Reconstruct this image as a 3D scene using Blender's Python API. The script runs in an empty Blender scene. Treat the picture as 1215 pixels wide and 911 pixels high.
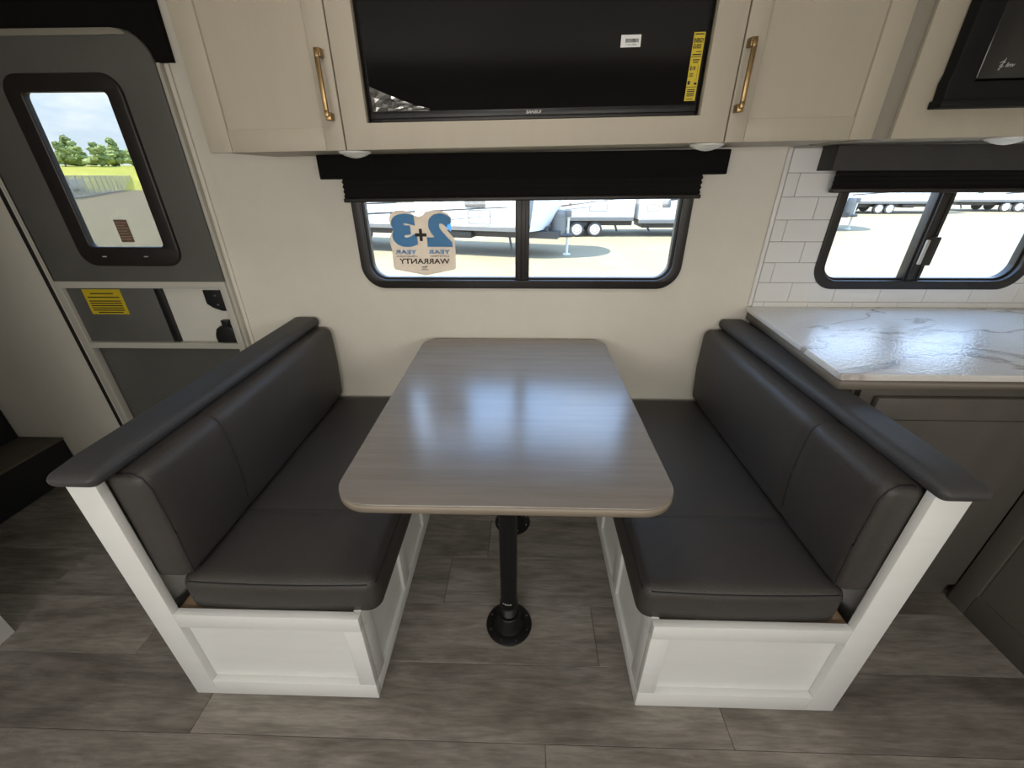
import bpy, bmesh, math, random
from mathutils import Vector, Matrix
random.seed(7)
S = bpy.context.scene
COL = S.collection

# ------------------------------------------------------------------ camera
CAM = Vector((0.02110, -1.68572, 1.40005))
RT = Vector((0.9996321, 0.02691035, -0.00339133))
DN = Vector((0.00923103, -0.45511191, -0.8903864))
FW = Vector((-0.02550404, 0.89002752, -0.45519289))
cd = bpy.data.cameras.new('camera')
cd.sensor_fit = 'HORIZONTAL'; cd.sensor_width = 36.0
cd.lens = 485.902 / 1215 * 36.0
cd.clip_start = 0.02; cd.clip_end = 1500
cam = bpy.data.objects.new('camera', cd); COL.objects.link(cam)
m = Matrix.Identity(4)
for i in range(3):
    m[i][0] = RT[i]; m[i][1] = -DN[i]; m[i][2] = -FW[i]; m[i][3] = CAM[i]
cam.matrix_world = m
S.camera = cam

# ------------------------------------------------------------------ view, world, sun, fill lamps
S.view_settings.view_transform = 'Standard'
S.view_settings.look = 'None'
S.view_settings.gamma = 1.0
S.view_settings.use_curve_mapping = False
S.view_settings.exposure = 0.35

w = bpy.data.worlds.new('sky'); S.world = w; w.use_nodes = True
nt = w.node_tree; nt.nodes.clear()
def N(nt, t, **kw):
    n = nt.nodes.new(t)
    for k, v in kw.items(): setattr(n, k, v)
    return n
out = N(nt, 'ShaderNodeOutputWorld'); bg = N(nt, 'ShaderNodeBackground')
tc = N(nt, 'ShaderNodeTexCoord'); sx = N(nt, 'ShaderNodeSeparateXYZ')
nt.links.new(tc.outputs['Generated'], sx.inputs[0])
rp = N(nt, 'ShaderNodeValToRGB')
rp.color_ramp.elements[0].position = 0.0; rp.color_ramp.elements[0].color = (0.42, 0.48, 0.55, 1)
rp.color_ramp.elements[1].position = 0.55; rp.color_ramp.elements[1].color = (0.30, 0.55, 1.0, 1)
nt.links.new(sx.outputs['Z'], rp.inputs[0])
mp = N(nt, 'ShaderNodeMapping'); mp.inputs['Scale'].default_value = (3.0, 3.0, 9.0)
nz = N(nt, 'ShaderNodeTexNoise'); nz.inputs['Scale'].default_value = 1.6; nz.inputs['Detail'].default_value = 7; nz.inputs['Roughness'].default_value = 0.6
nt.links.new(tc.outputs['Generated'], mp.inputs[0]); nt.links.new(mp.outputs[0], nz.inputs['Vector'])
cr = N(nt, 'ShaderNodeValToRGB'); cr.color_ramp.elements[0].position = 0.46; cr.color_ramp.elements[1].position = 0.70
nt.links.new(nz.outputs['Fac'], cr.inputs[0])
mx = N(nt, 'ShaderNodeMix', data_type='RGBA')
nt.links.new(cr.outputs[0], mx.inputs[0]); nt.links.new(rp.outputs[0], mx.inputs[6]); mx.inputs[7].default_value = (0.66, 0.68, 0.70, 1)
nt.links.new(mx.outputs[2], bg.inputs[0]); bg.inputs[1].default_value = 5.6
nt.links.new(bg.outputs[0], out.inputs[0])

sd = bpy.data.lights.new('sun', 'SUN'); sd.energy = 17.0; sd.angle = math.radians(0.6); sd.color = (1.0, 0.92, 0.78)
sun = bpy.data.objects.new('sun', sd); COL.objects.link(sun)
sun.rotation_euler = Vector((-0.50, -0.12, 0.86)).to_track_quat('Z', 'Y').to_euler()

def area(name, loc, aim, sx_, sy_, e, col=(1, 1, 1)):
    d = bpy.data.lights.new(name, 'AREA'); d.shape = 'RECTANGLE'; d.size = sx_; d.size_y = sy_; d.energy = e; d.color = col
    o = bpy.data.objects.new(name, d); COL.objects.link(o); o.location = loc
    o.rotation_euler = (Vector(aim)).to_track_quat('-Z', 'Z').to_euler()
    return o
# added fill lamps that raise the room: two at unseen rear windows, one overhead
area('rear_fill_light', (-0.75, -3.12, 1.33), (0, 1, -0.45), 1.30, 0.56, 15.5, (1.0, 0.965, 0.905))
area('rear_fill_light', (0.95, -3.12, 1.33), (0, 1, -0.45), 1.30, 0.56, 12.0, (1.0, 0.965, 0.905))
area('overhead_fill_light', (-0.1, -1.0, 2.12), (0, 0, -1), 0.36, 0.36, 3.0, (1.0, 0.965, 0.905))

# ------------------------------------------------------------------ materials
def mat(name, col, rough=0.5, metal=0.0, var=0.0, vscale=6.0, stretch=(1, 1, 1), bump=0.0, bscale=60.0,
        ior=1.5, rnd=0.0, col2=None, detail=5.0, bstretch=None, coat=0.0, spec=0.5):
    M = bpy.data.materials.new(name); M.use_nodes = True
    nt = M.node_tree; b = nt.nodes['Principled BSDF']
    b.inputs['Roughness'].default_value = rough; b.inputs['Metallic'].default_value = metal; b.inputs['IOR'].default_value = ior
    b.inputs['Base Color'].default_value = (*col, 1)
    b.inputs['Specular IOR Level'].default_value = spec
    if coat: b.inputs['Coat Weight'].default_value = coat
    if var or rnd or col2:
        tc = N(nt, 'ShaderNodeTexCoord'); oi = N(nt, 'ShaderNodeObjectInfo')
        va = N(nt, 'ShaderNodeVectorMath', operation='ADD')
        sc = N(nt, 'ShaderNodeVectorMath', operation='SCALE'); sc.inputs[3].default_value = 37.0
        cb = N(nt, 'ShaderNodeCombineXYZ')
        for k in range(3): nt.links.new(oi.outputs['Random'], cb.inputs[k])
        nt.links.new(cb.outputs[0], sc.inputs[0])
        nt.links.new(tc.outputs['Object'], va.inputs[0])
        if rnd: nt.links.new(sc.outputs[0], va.inputs[1])
        mp = N(nt, 'ShaderNodeMapping'); mp.inputs['Scale'].default_value = stretch
        nt.links.new(va.outputs[0], mp.inputs[0])
        nz = N(nt, 'ShaderNodeTexNoise'); nz.inputs['Scale'].default_value = vscale; nz.inputs['Detail'].default_value = detail
        nz.inputs['Roughness'].default_value = 0.62
        nt.links.new(mp.outputs[0], nz.inputs['Vector'])
        rp = N(nt, 'ShaderNodeValToRGB')
        c2 = col2 if col2 else tuple(min(1, c * (1 + var)) for c in col)
        c1 = tuple(c * (1 - var) for c in col)
        rp.color_ramp.elements[0].position = 0.28; rp.color_ramp.elements[0].color = (*c1, 1)
        rp.color_ramp.elements[1].position = 0.74; rp.color_ramp.elements[1].color = (*c2, 1)
        nt.links.new(nz.outputs['Fac'], rp.inputs[0])
        last = rp.outputs[0]
        if rnd:
            hv = N(nt, 'ShaderNodeHueSaturation')
            mr = N(nt, 'ShaderNodeMapRange'); mr.inputs['To Min'].default_value = 1 - rnd; mr.inputs['To Max'].default_value = 1 + rnd
            nt.links.new(oi.outputs['Random'], mr.inputs[0]); nt.links.new(mr.outputs[0], hv.inputs['Value'])
            nt.links.new(last, hv.inputs['Color']); last = hv.outputs[0]
        nt.links.new(last, b.inputs['Base Color'])
    if bump:
        tc2 = N(nt, 'ShaderNodeTexCoord'); mp2 = N(nt, 'ShaderNodeMapping'); mp2.inputs['Scale'].default_value = bstretch or (1, 1, 1)
        n2 = N(nt, 'ShaderNodeTexNoise'); n2.inputs['Scale'].default_value = bscale; n2.inputs['Detail'].default_value = 4
        bp = N(nt, 'ShaderNodeBump'); bp.inputs['Strength'].default_value = bump; bp.inputs['Distance'].default_value = 0.004
        nt.links.new(tc2.outputs['Object'], mp2.inputs[0]); nt.links.new(mp2.outputs[0], n2.inputs['Vector'])
        nt.links.new(n2.outputs['Fac'], bp.inputs['Height']); nt.links.new(bp.outputs[0], b.inputs['Normal'])
    return M

def glass_mat(name, tint, refl=0.06):
    M = bpy.data.materials.new(name); M.use_nodes = True; nt = M.node_tree; nt.nodes.clear()
    o = N(nt, 'ShaderNodeOutputMaterial'); t = N(nt, 'ShaderNodeBsdfTransparent'); t.inputs[0].default_value = (*tint, 1)
    g = N(nt, 'ShaderNodeBsdfGlossy'); g.inputs['Roughness'].default_value = 0.02
    x = N(nt, 'ShaderNodeMixShader'); x.inputs[0].default_value = refl
    nt.links.new(t.outputs[0], x.inputs[1]); nt.links.new(g.outputs[0], x.inputs[2]); nt.links.new(x.outputs[0], o.inputs[0])
    return M

MT = {}
MT['wall'] = mat('wall_vinyl', (0.745, 0.708, 0.625), 0.62, var=0.05, vscale=3.0, bump=0.10, bscale=180)
MT['ceil'] = mat('ceiling_vinyl', (0.74, 0.72, 0.68), 0.7, var=0.02)
MT['rearwall'] = mat('rear_wall_vinyl', (0.50, 0.46, 0.40), 0.65, var=0.05)
MT['cream'] = mat('cream_cabinet', (0.44, 0.392, 0.312), 0.48, var=0.03, vscale=4, stretch=(6, 6, 1), bump=0.05, bscale=90, bstretch=(4, 4, 0.6))
MT['filler'] = mat('grey_filler', (0.27, 0.25, 0.205), 0.5, var=0.04)
MT['white'] = mat('white_panel', (0.80, 0.80, 0.785), 0.45, var=0.025, vscale=5, stretch=(1, 1, 5), bump=0.06, bscale=110, bstretch=(0.5, 3, 3))
MT['plywood'] = mat('plywood', (0.42, 0.29, 0.18), 0.7, var=0.15, vscale=10, stretch=(1, 6, 1))
MT['leather'] = mat('charcoal_leatherette', (0.048, 0.042, 0.038), 0.50, var=0.12, vscale=3.5, bump=0.28, bscale=260)
MT['piping'] = mat('dark_stitching', (0.018, 0.017, 0.017), 0.6, var=0.1)
MT['cap'] = mat('charcoal_cap_fabric', (0.050, 0.048, 0.049), 0.55, var=0.12, vscale=6, bump=0.3, bscale=300)
MT['table'] = mat('greige_laminate', (0.205, 0.180, 0.160), 0.24, var=0.0, col2=(0.262, 0.235, 0.213), vscale=3.2, stretch=(0.9, 16, 1), detail=8, ior=1.85, bump=0.05, bscale=30, bstretch=(1, 14, 1))
MT['edge'] = mat('laminate_edge_band', (0.27, 0.225, 0.175), 0.45, var=0.14, vscale=4, stretch=(1, 8, 8))
MT['black'] = mat('black_plastic', (0.012, 0.012, 0.013), 0.38, var=0.1)
MT['blackmetal'] = mat('black_powder_coat', (0.006, 0.006, 0.0065), 0.40, var=0.15, vscale=30, spec=0.3)
MT['frame'] = mat('window_frame_black', (0.020, 0.017, 0.015), 0.40, var=0.15, vscale=20)
MT['shade'] = mat('black_shade_fabric', (0.006, 0.0055, 0.005), 0.8, spec=0.15, var=0.15, vscale=30, bump=0.1, bscale=200)
MT['greyvalance'] = mat('charcoal_valance_fabric', (0.040, 0.038, 0.035), 0.7, var=0.12, vscale=12, bump=0.1, bscale=200)
MT['pleat'] = mat('pleated_fabric', (0.010, 0.009, 0.008), 0.75, spec=0.15, var=0.15, vscale=20)
MT['brass'] = mat('brushed_brass', (0.33, 0.225, 0.11), 0.33, metal=1.0, var=0.08, vscale=40)
MT['dooor'] = mat('grey_fibreglass', (0.110, 0.108, 0.098), 0.55, var=0.06, vscale=8, bump=0.12, bscale=200)
MT['alu'] = mat('painted_aluminium', (0.52, 0.50, 0.44), 0.42, var=0.04)
MT['doorwhite'] = mat('white_door_skin', (0.68, 0.66, 0.60), 0.5, var=0.03)
MT['tile'] = mat('white_gloss_tile', (0.80, 0.79, 0.77), 0.22, var=0.015, rnd=0.02)
MT['grout'] = mat('grey_grout', (0.40, 0.39, 0.36), 0.8, var=0.05)
MT['apron'] = mat('brown_apron', (0.19, 0.165, 0.135), 0.5, var=0.1, vscale=4)
MT['brown'] = mat('brown_base_cabinet', (0.105, 0.094, 0.082), 0.5, var=0.10, vscale=3, stretch=(4, 4, 0.8), bump=0.05, bscale=80, bstretch=(5, 5, 1))
MT['carpet'] = mat('brown_grey_carpet', (0.10, 0.085, 0.065), 0.95, var=0.3, vscale=120, bump=0.6, bscale=400)
MT['blackcarpet'] = mat('black_carpet', (0.010, 0.010, 0.011), 0.95, var=0.3, vscale=120, bump=0.6, bscale=400)
MT['screen'] = mat('tv_screen_glass', (0.004, 0.004, 0.0045), 0.07, ior=1.45)
MT['yellow'] = mat('yellow_label', (0.62, 0.47, 0.02), 0.5, var=0.03)
MT['ink'] = mat('black_ink', (0.015, 0.013, 0.012), 0.6)
MT['paper'] = mat('white_label', (0.75, 0.75, 0.74), 0.5)
MT['blue'] = mat('sticker_blue', (0.10, 0.30, 0.62), 0.5, var=0.06, vscale=40)
MT['sticker'] = mat('sticker_cream', (0.62, 0.53, 0.42), 0.6, var=0.08, vscale=60)
MT['brownsticker'] = mat('brown_label', (0.20, 0.12, 0.085), 0.6, var=0.25, vscale=60, stretch=(0.3, 1, 3))
def translucent(M, col, f):
    nt = M.node_tree; b = nt.nodes['Principled BSDF']; o = nt.nodes['Material Output']
    t = N(nt, 'ShaderNodeBsdfTranslucent'); t.inputs[0].default_value = (*col, 1); x = N(nt, 'ShaderNodeMixShader'); x.inputs[0].default_value = f
    nt.links.new(b.outputs[0], x.inputs[1]); nt.links.new(t.outputs[0], x.inputs[2]); nt.links.new(x.outputs[0], o.inputs[0])
translucent(MT['sticker'], (0.80, 0.66, 0.52), 0.6); translucent(MT['blue'], (0.36, 0.62, 0.92), 0.75)
MT['puck'] = mat('puck_lens', (0.82, 0.80, 0.78), 0.35)
MT['silver'] = mat('silver_print', (0.55, 0.54, 0.52), 0.4)
MT['glassdark'] = mat('microwave_glass', (0.022, 0.022, 0.021), 0.18)
MT['screw'] = mat('steel_screw', (0.5, 0.5, 0.5), 0.3, metal=1.0)
MT['film'] = glass_mat('clear_plastic_film', (0.8, 0.8, 0.8), 0.40)
[n for n in MT['film'].node_tree.nodes if n.type == 'BSDF_GLOSSY'][0].inputs['Roughness'].default_value = 0.25
MT['pane'] = glass_mat('window_glass', (0.93, 0.95, 0.95), 0.04)
MT['bluecutpane'] = glass_mat('blue_cut_glass', (0.55, 0.49, 0.40), 0.04)  # brown tint added to hold back blue sky light from behind
MT['doorpane'] = glass_mat('tinted_door_glass', (0.50, 0.505, 0.49), 0.04)

# marble worktop
def marble():
    M = mat('marble_laminate', (0.78, 0.77, 0.76), 0.13, ior=1.7); nt = M.node_tree; b = nt.nodes['Principled BSDF']
    tc = N(nt, 'ShaderNodeTexCoord'); mp = N(nt, 'ShaderNodeMapping'); mp.inputs['Rotation'].default_value = (0, 0, 0.5); mp.inputs['Scale'].default_value = (1.0, 2.6, 1.0)
    nz = N(nt, 'ShaderNodeTexNoise'); nz.inputs['Scale'].default_value = 1.15; nz.inputs['Detail'].default_value = 6; nz.inputs['Distortion'].default_value = 0.7
    nt.links.new(tc.outputs['Object'], mp.inputs[0]); nt.links.new(mp.outputs[0], nz.inputs['Vector'])
    r = N(nt, 'ShaderNodeValToRGB'); e = r.color_ramp.elements
    e[0].position = 0.470; e[0].color = (0.78, 0.77, 0.755, 1); e[1].position = 0.512; e[1].color = (0.78, 0.77, 0.755, 1)
    x = e.new(0.494); x.color = (0.36, 0.345, 0.325, 1)
    x = e.new(0.482); x.color = (0.70, 0.65, 0.63, 1)
    nt.links.new(nz.outputs['Fac'], r.inputs[0]); nt.links.new(r.outputs[0], b.inputs['Base Color'])
    n2 = N(nt, 'ShaderNodeTexNoise'); n2.inputs['Scale'].default_value = 130; n2.inputs['Detail'].default_value = 3
    bp = N(nt, 'ShaderNodeBump'); bp.inputs['Strength'].default_value = 0.5; bp.inputs['Distance'].default_value = 0.003
    nt.links.new(tc.outputs['Object'], n2.inputs['Vector']); nt.links.new(n2.outputs['Fac'], bp.inputs['Height']); nt.links.new(bp.outputs[0], b.inputs['Normal'])
    return M
MT['marble'] = marble()

def plank_mat():
    M = mat('grey_oak_vinyl_plank', (0.15, 0.13, 0.11), 0.42, ior=1.45); nt = M.node_tree; b = nt.nodes['Principled BSDF']
    tc = N(nt, 'ShaderNodeTexCoord'); oi = N(nt, 'ShaderNodeObjectInfo')
    sc = N(nt, 'ShaderNodeVectorMath', operation='SCALE'); sc.inputs[3].default_value = 53.0
    cb = N(nt, 'ShaderNodeCombineXYZ')
    for k in range(3): nt.links.new(oi.outputs['Random'], cb.inputs[k])
    nt.links.new(cb.outputs[0], sc.inputs[0])
    va = N(nt, 'ShaderNodeVectorMath', operation='ADD'); nt.links.new(tc.outputs['Object'], va.inputs[0]); nt.links.new(sc.outputs[0], va.inputs[1])
    def noise(scale, st, det, dist=0.0):
        mp = N(nt, 'ShaderNodeMapping'); mp.inputs['Scale'].default_value = st
        nz = N(nt, 'ShaderNodeTexNoise'); nz.inputs['Scale'].default_value = scale; nz.inputs['Detail'].default_value = det; nz.inputs['Distortion'].default_value = dist
        nz.inputs['Roughness'].default_value = 0.65
        nt.links.new(va.outputs[0], mp.inputs[0]); nt.links.new(mp.outputs[0], nz.inputs['Vector']); return nz.outputs['Fac']
    a = noise(3.0, (1, 7, 1), 8, 1.2); c = noise(2.2, (1, 2.2, 1), 3, 0.3); g = noise(14, (1, 9, 1), 6)
    r = N(nt, 'ShaderNodeValToRGB'); e = r.color_ramp.elements
    e[0].position = 0.30; e[0].color = (0.165, 0.147, 0.127, 1); e[1].position = 0.72; e[1].color = (0.330, 0.300, 0.264, 1)
    nt.links.new(a, r.inputs[0])
    r2 = N(nt, 'ShaderNodeValToRGB'); e = r2.color_ramp.elements
    e[0].position = 0.30; e[0].color = (0.55, 0.53, 0.50, 1); e[1].position = 0.55; e[1].color = (1.05, 1.05, 1.05, 1)
    nt.links.new(c, r2.inputs[0])
    m1 = N(nt, 'ShaderNodeMix', data_type='RGBA', blend_type='MULTIPLY'); m1.inputs[0].default_value = 1.0
    nt.links.new(r.outputs[0], m1.inputs[6]); nt.links.new(r2.outputs[0], m1.inputs[7])
    r3 = N(nt, 'ShaderNodeValToRGB'); e = r3.color_ramp.elements
    e[0].position = 0.33; e[0].color = (0.75, 0.75, 0.75, 1); e[1].position = 0.6; e[1].color = (1.06, 1.06, 1.06, 1)
    nt.links.new(g, r3.inputs[0])
    m2 = N(nt, 'ShaderNodeMix', data_type='RGBA', blend_type='MULTIPLY'); m2.inputs[0].default_value = 1.0
    nt.links.new(m1.outputs[2], m2.inputs[6]); nt.links.new(r3.outputs[0], m2.inputs[7])
    hv = N(nt, 'ShaderNodeHueSaturation'); mr = N(nt, 'ShaderNodeMapRange'); mr.inputs['To Min'].default_value = 0.86; mr.inputs['To Max'].default_value = 1.14
    nt.links.new(oi.outputs['Random'], mr.inputs[0]); nt.links.new(mr.outputs[0], hv.inputs['Value']); nt.links.new(m2.outputs[2], hv.inputs['Color'])
    nt.links.new(hv.outputs[0], b.inputs['Base Color'])
    bp = N(nt, 'ShaderNodeBump'); bp.inputs['Strength'].default_value = 0.12; bp.inputs['Distance'].default_value = 0.002
    nt.links.new(g, bp.inputs['Height']); nt.links.new(bp.outputs[0], b.inputs['Normal'])
    return M
MT['plank'] = plank_mat()

# exterior
MT['gravel'] = mat('sunlit_gravel', (0.140, 0.115, 0.066), 0.95, var=0.0, col2=(0.185, 0.154, 0.094), vscale=0.9, detail=10)
MT['field'] = mat('crop_field', (0.30, 0.34, 0.05), 0.95, col2=(0.52, 0.46, 0.09), vscale=0.06, stretch=(1, 4, 1), detail=6)
MT['leaf'] = mat('tree_foliage', (0.17, 0.24, 0.07), 0.8, col2=(0.48, 0.54, 0.22), vscale=3.0, rnd=0.15)
MT['trunk'] = mat('tree_bark', (0.16, 0.11, 0.07), 0.9, var=0.2)
MT['rv'] = mat('trailer_white', (0.82, 0.82, 0.80), 0.35, var=0.01)
MT['rvcapshade'] = mat('trailer_cap_shade_tint', (0.62, 0.68, 0.74), 0.3, var=0.02)  # blue shade of the unlit nose mixed into the cap colour
MT['rvgrey'] = mat('trailer_grey', (0.13, 0.13, 0.125), 0.45, var=0.05)
MT['rvdark'] = mat('trailer_dark', (0.035, 0.034, 0.033), 0.5, var=0.1)
MT['tyre'] = mat('trailer_tyre', (0.05, 0.05, 0.05), 0.8, var=0.1)
MT['tyrecover'] = mat('trailer_rim', (0.62, 0.60, 0.55), 0.5, var=0.03)
MT['rvglass'] = mat('trailer_window', (0.05, 0.06, 0.07), 0.1)
MT['fence'] = mat('fence_galvanised', (0.55, 0.56, 0.54), 0.5)
MT['fencemesh'] = glass_mat('chain_link_mesh', (1, 1, 1), 0.42)
_g = [n for n in MT['fencemesh'].node_tree.nodes if n.type == 'BSDF_GLOSSY'][0]; _g.inputs['Roughness'].default_value = 1.0; _g.inputs[0].default_value = (0.62, 0.58, 0.50, 1)

# ------------------------------------------------------------------ builders
ROOTLOC = {}
def tag(o, label=None, cat=None, group=None, kind=None):
    if label: o['label'] = label
    if cat: o['category'] = cat
    if group: o['group'] = group
    if kind: o['kind'] = kind
    return o
def thing(name, loc=(0, 0, 0), label=None, cat=None, group=None, kind=None, rz=0.0):
    o = bpy.data.objects.new(name, None); COL.objects.link(o); o.location = loc; o.rotation_euler = (0, 0, rz)
    o.empty_display_size = 0.1
    ROOTLOC[o.name] = Matrix.Translation(Vector(loc)) @ Matrix.Rotation(rz, 4, 'Z')
    return tag(o, label, cat, group, kind)
def link(name, me, mt, parent=None, local=False):
    o = bpy.data.objects.new(name, me); COL.objects.link(o)
    if mt is not None and not me.materials: me.materials.append(MT[mt] if isinstance(mt, str) else mt)
    if parent is not None:
        o.parent = parent
        if not local and parent.name in ROOTLOC: o.matrix_parent_inverse = ROOTLOC[parent.name].inverted()
    return o
def bm_mesh(bm, name, smooth=False, ang=0.6):
    bmesh.ops.recalc_face_normals(bm, faces=bm.faces)
    me = bpy.data.meshes.new(name); bm.to_mesh(me); bm.free()
    if smooth:
        for p in me.polygons: p.use_smooth = True
        me.set_sharp_from_angle(angle=ang)
    return me
def bm_box(bm, x0, x1, y0, y1, z0, z1, bev=0.0, seg=2):
    vs = [bm.verts.new((x, y, z)) for x in (x0, x1) for y in (y0, y1) for z in (z0, z1)]
    f = [(0, 1, 3, 2), (4, 6, 7, 5), (0, 4, 5, 1), (2, 3, 7, 6), (0, 2, 6, 4), (1, 5, 7, 3)]
    fs = [bm.faces.new([vs[i] for i in q]) for q in f]
    if bev:
        es = list({e for q in fs for e in q.edges})
        bmesh.ops.bevel(bm, geom=es, offset=bev, segments=seg, affect='EDGES', profile=0.5)
def box(name, x0, x1, y0, y1, z0, z1, mt, parent=None, bev=0.0, seg=2, local=False):
    bm = bmesh.new(); bm_box(bm, x0, x1, y0, y1, z0, z1, bev, seg)
    return link(name, bm_mesh(bm, name, bool(bev)), mt, parent, local)
def cyl(name, c, r, depth, axis, mt, parent=None, seg=32, r2=None, bev=0.0, local=False):
    bm = bmesh.new()
    bmesh.ops.create_cone(bm, cap_ends=True, segments=seg, radius1=r, radius2=r if r2 is None else r2, depth=depth)
    if bev:
        es = [e for e in bm.edges if len(e.link_faces) == 2 and any(len(f.verts) > 4 for f in e.link_faces)]
        bmesh.ops.bevel(bm, geom=es, offset=bev, segments=2, affect='EDGES', profile=0.5)
    R = {'x': Matrix.Rotation(math.pi / 2, 4, 'Y'), 'y': Matrix.Rotation(math.pi / 2, 4, 'X'), 'z': Matrix.Identity(4)}[axis]
    bmesh.ops.transform(bm, matrix=Matrix.Translation(Vector(c)) @ R, verts=bm.verts)
    return link(name, bm_mesh(bm, name, True), mt, parent, local)
def lathe(name, prof, c, mt, parent=None, seg=40, local=False):
    bm = bmesh.new(); rings = []
    for (r, z) in prof:
        if r < 1e-6: rings.append([bm.verts.new((c[0], c[1], c[2] + z))])
        else: rings.append([bm.verts.new((c[0] + r * math.cos(2 * math.pi * k / seg), c[1] + r * math.sin(2 * math.pi * k / seg), c[2] + z)) for k in range(seg)])
    for a, b in zip(rings, rings[1:]):
        for k in range(seg):
            q = []
            for v in (a[k % len(a)], a[(k + 1) % len(a)], b[(k + 1) % len(b)], b[k % len(b)]):
                if v not in q: q.append(v)
            if len(q) >= 3: bm.faces.new(q)
    return link(name, bm_mesh(bm, name, True, 0.7), mt, parent, local)
def tube_bm(bm, pts, r, seg=8):
    pts = [Vector(p) for p in pts]; rings = []
    for i, p in enumerate(pts):
        t = (pts[min(i + 1, len(pts) - 1)] - pts[max(i - 1, 0)]).normalized()
        u = t.cross(Vector((0, 0, 1)))
        if u.length < 1e-3: u = t.cross(Vector((1, 0, 0)))
        u.normalize(); v_ = t.cross(u)
        rings.append([bm.verts.new(p + r * (math.cos(2 * math.pi * k / seg) * u + math.sin(2 * math.pi * k / seg) * v_)) for k in range(seg)])
    for a, b in zip(rings, rings[1:]):
        for k in range(seg): bm.faces.new((a[k], a[(k + 1) % seg], b[(k + 1) % seg], b[k]))
    bm.faces.new(rings[0]); bm.faces.new(rings[-1])
def tube(name, pts, r, mt, parent=None, seg=8, local=False):
    bm = bmesh.new(); tube_bm(bm, pts, r, seg)
    return link(name, bm_mesh(bm, name, True), mt, parent, local)
def rrect(x0, x1, z0, z1, r, n=8):
    """rounded rectangle; r is one radius or four (bl, br, tr, tl)"""
    rs = r if isinstance(r, (tuple, list)) else (r,) * 4
    P = []
    for (cx, cz, a, rr) in ((x0, z0, math.pi, rs[0]), (x1, z0, 1.5 * math.pi, rs[1]), (x1, z1, 0, rs[2]), (x0, z1, 0.5 * math.pi, rs[3])):
        ox = cx + rr if cx == x0 else cx - rr; oz = cz + rr if cz == z0 else cz - rr
        if rr < 1e-6: P.append((cx, cz)); continue
        for k in range(n + 1):
            t = a + 0.5 * math.pi * k / n
            P.append((ox + rr * math.cos(t), oz + rr * math.sin(t)))
    return P
def plate_mesh(name, loops, t0, t1, plane='xz', bev=0.0):
    """flat outline(s) with holes, between t0 and t1 along the plane's normal"""
    cu = bpy.data.curves.new('c', 'CURVE'); cu.dimensions = '2D'; cu.fill_mode = 'BOTH'
    cu.extrude = abs(t1 - t0) / 2 - bev; cu.bevel_depth = bev; cu.bevel_resolution = 2; cu.offset = -bev if bev else 0.0
    for L in loops:
        s = cu.splines.new('POLY'); s.points.add(len(L) - 1)
        for p, (a, b) in zip(s.points, L): p.co = (a, b, 0, 1)
        s.use_cyclic_u = True
    o = bpy.data.objects.new('c', cu); COL.objects.link(o)
    dg = bpy.context.evaluated_depsgraph_get()
    me = bpy.data.meshes.new_from_object(o.evaluated_get(dg)); me.materials.clear()
    bpy.data.objects.remove(o); bpy.data.curves.remove(cu)
    c = (t0 + t1) / 2
    bm = bmesh.new(); bm.from_mesh(me); bpy.data.meshes.remove(me)
    bmesh.ops.remove_doubles(bm, verts=bm.verts, dist=1e-5)
    for v in bm.verts:
        x, y, z = v.co
        v.co = (x, c + z, y) if plane == 'xz' else ((x, y, c + z) if plane == 'xy' else (c + z, x, y))
    return bm_mesh(bm, name, bool(bev))
def plate(name, loops, t0, t1, mt, parent=None, plane='xz', bev=0.0, local=False):
    return link(name, plate_mesh(name, loops, t0, t1, plane, bev), mt, parent, local)
def text(name, s, h, loc, mt, parent, mirror=False, bold=0.0, depth=0.0006, width=None, rot=0.0, slant=0.0):
    """flat lettering standing in the xz plane, centred on loc"""
    cu = bpy.data.curves.new('t', 'FONT'); cu.body = s; cu.size = 1.0; cu.align_x = 'CENTER'; cu.align_y = 'CENTER'
    cu.offset = bold; cu.extrude = 0.5; cu.shear = slant
    cu.resolution_u = 4
    o = bpy.data.objects.new('t', cu); COL.objects.link(o)
    dg = bpy.context.evaluated_depsgraph_get(); me = bpy.data.meshes.new_from_object(o.evaluated_get(dg)); me.materials.clear()
    bpy.data.objects.remove(o); bpy.data.curves.remove(cu)
    xs = [v.co.x for v in me.vertices]; ys = [v.co.y for v in me.vertices]
    w_, h_ = max(xs) - min(xs), max(ys) - min(ys); cx, cy = (max(xs) + min(xs)) / 2, (max(ys) + min(ys)) / 2
    kx = (width / w_) if width else h / h_
    for v in me.vertices:
        x, y, z = (v.co.x - cx) * kx, (v.co.y - cy) * h / h_, v.co.z * 2 * depth
        if mirror: x = -x
        x, y = x * math.cos(rot) - y * math.sin(rot), x * math.sin(rot) + y * math.cos(rot)
        v.co = (loc[0] + x, loc[1] - z, loc[2] + y)
    bm = bmesh.new(); bm.from_mesh(me); bpy.data.meshes.remove(me)
    return link(name, bm_mesh(bm, name), mt, parent)
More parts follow.
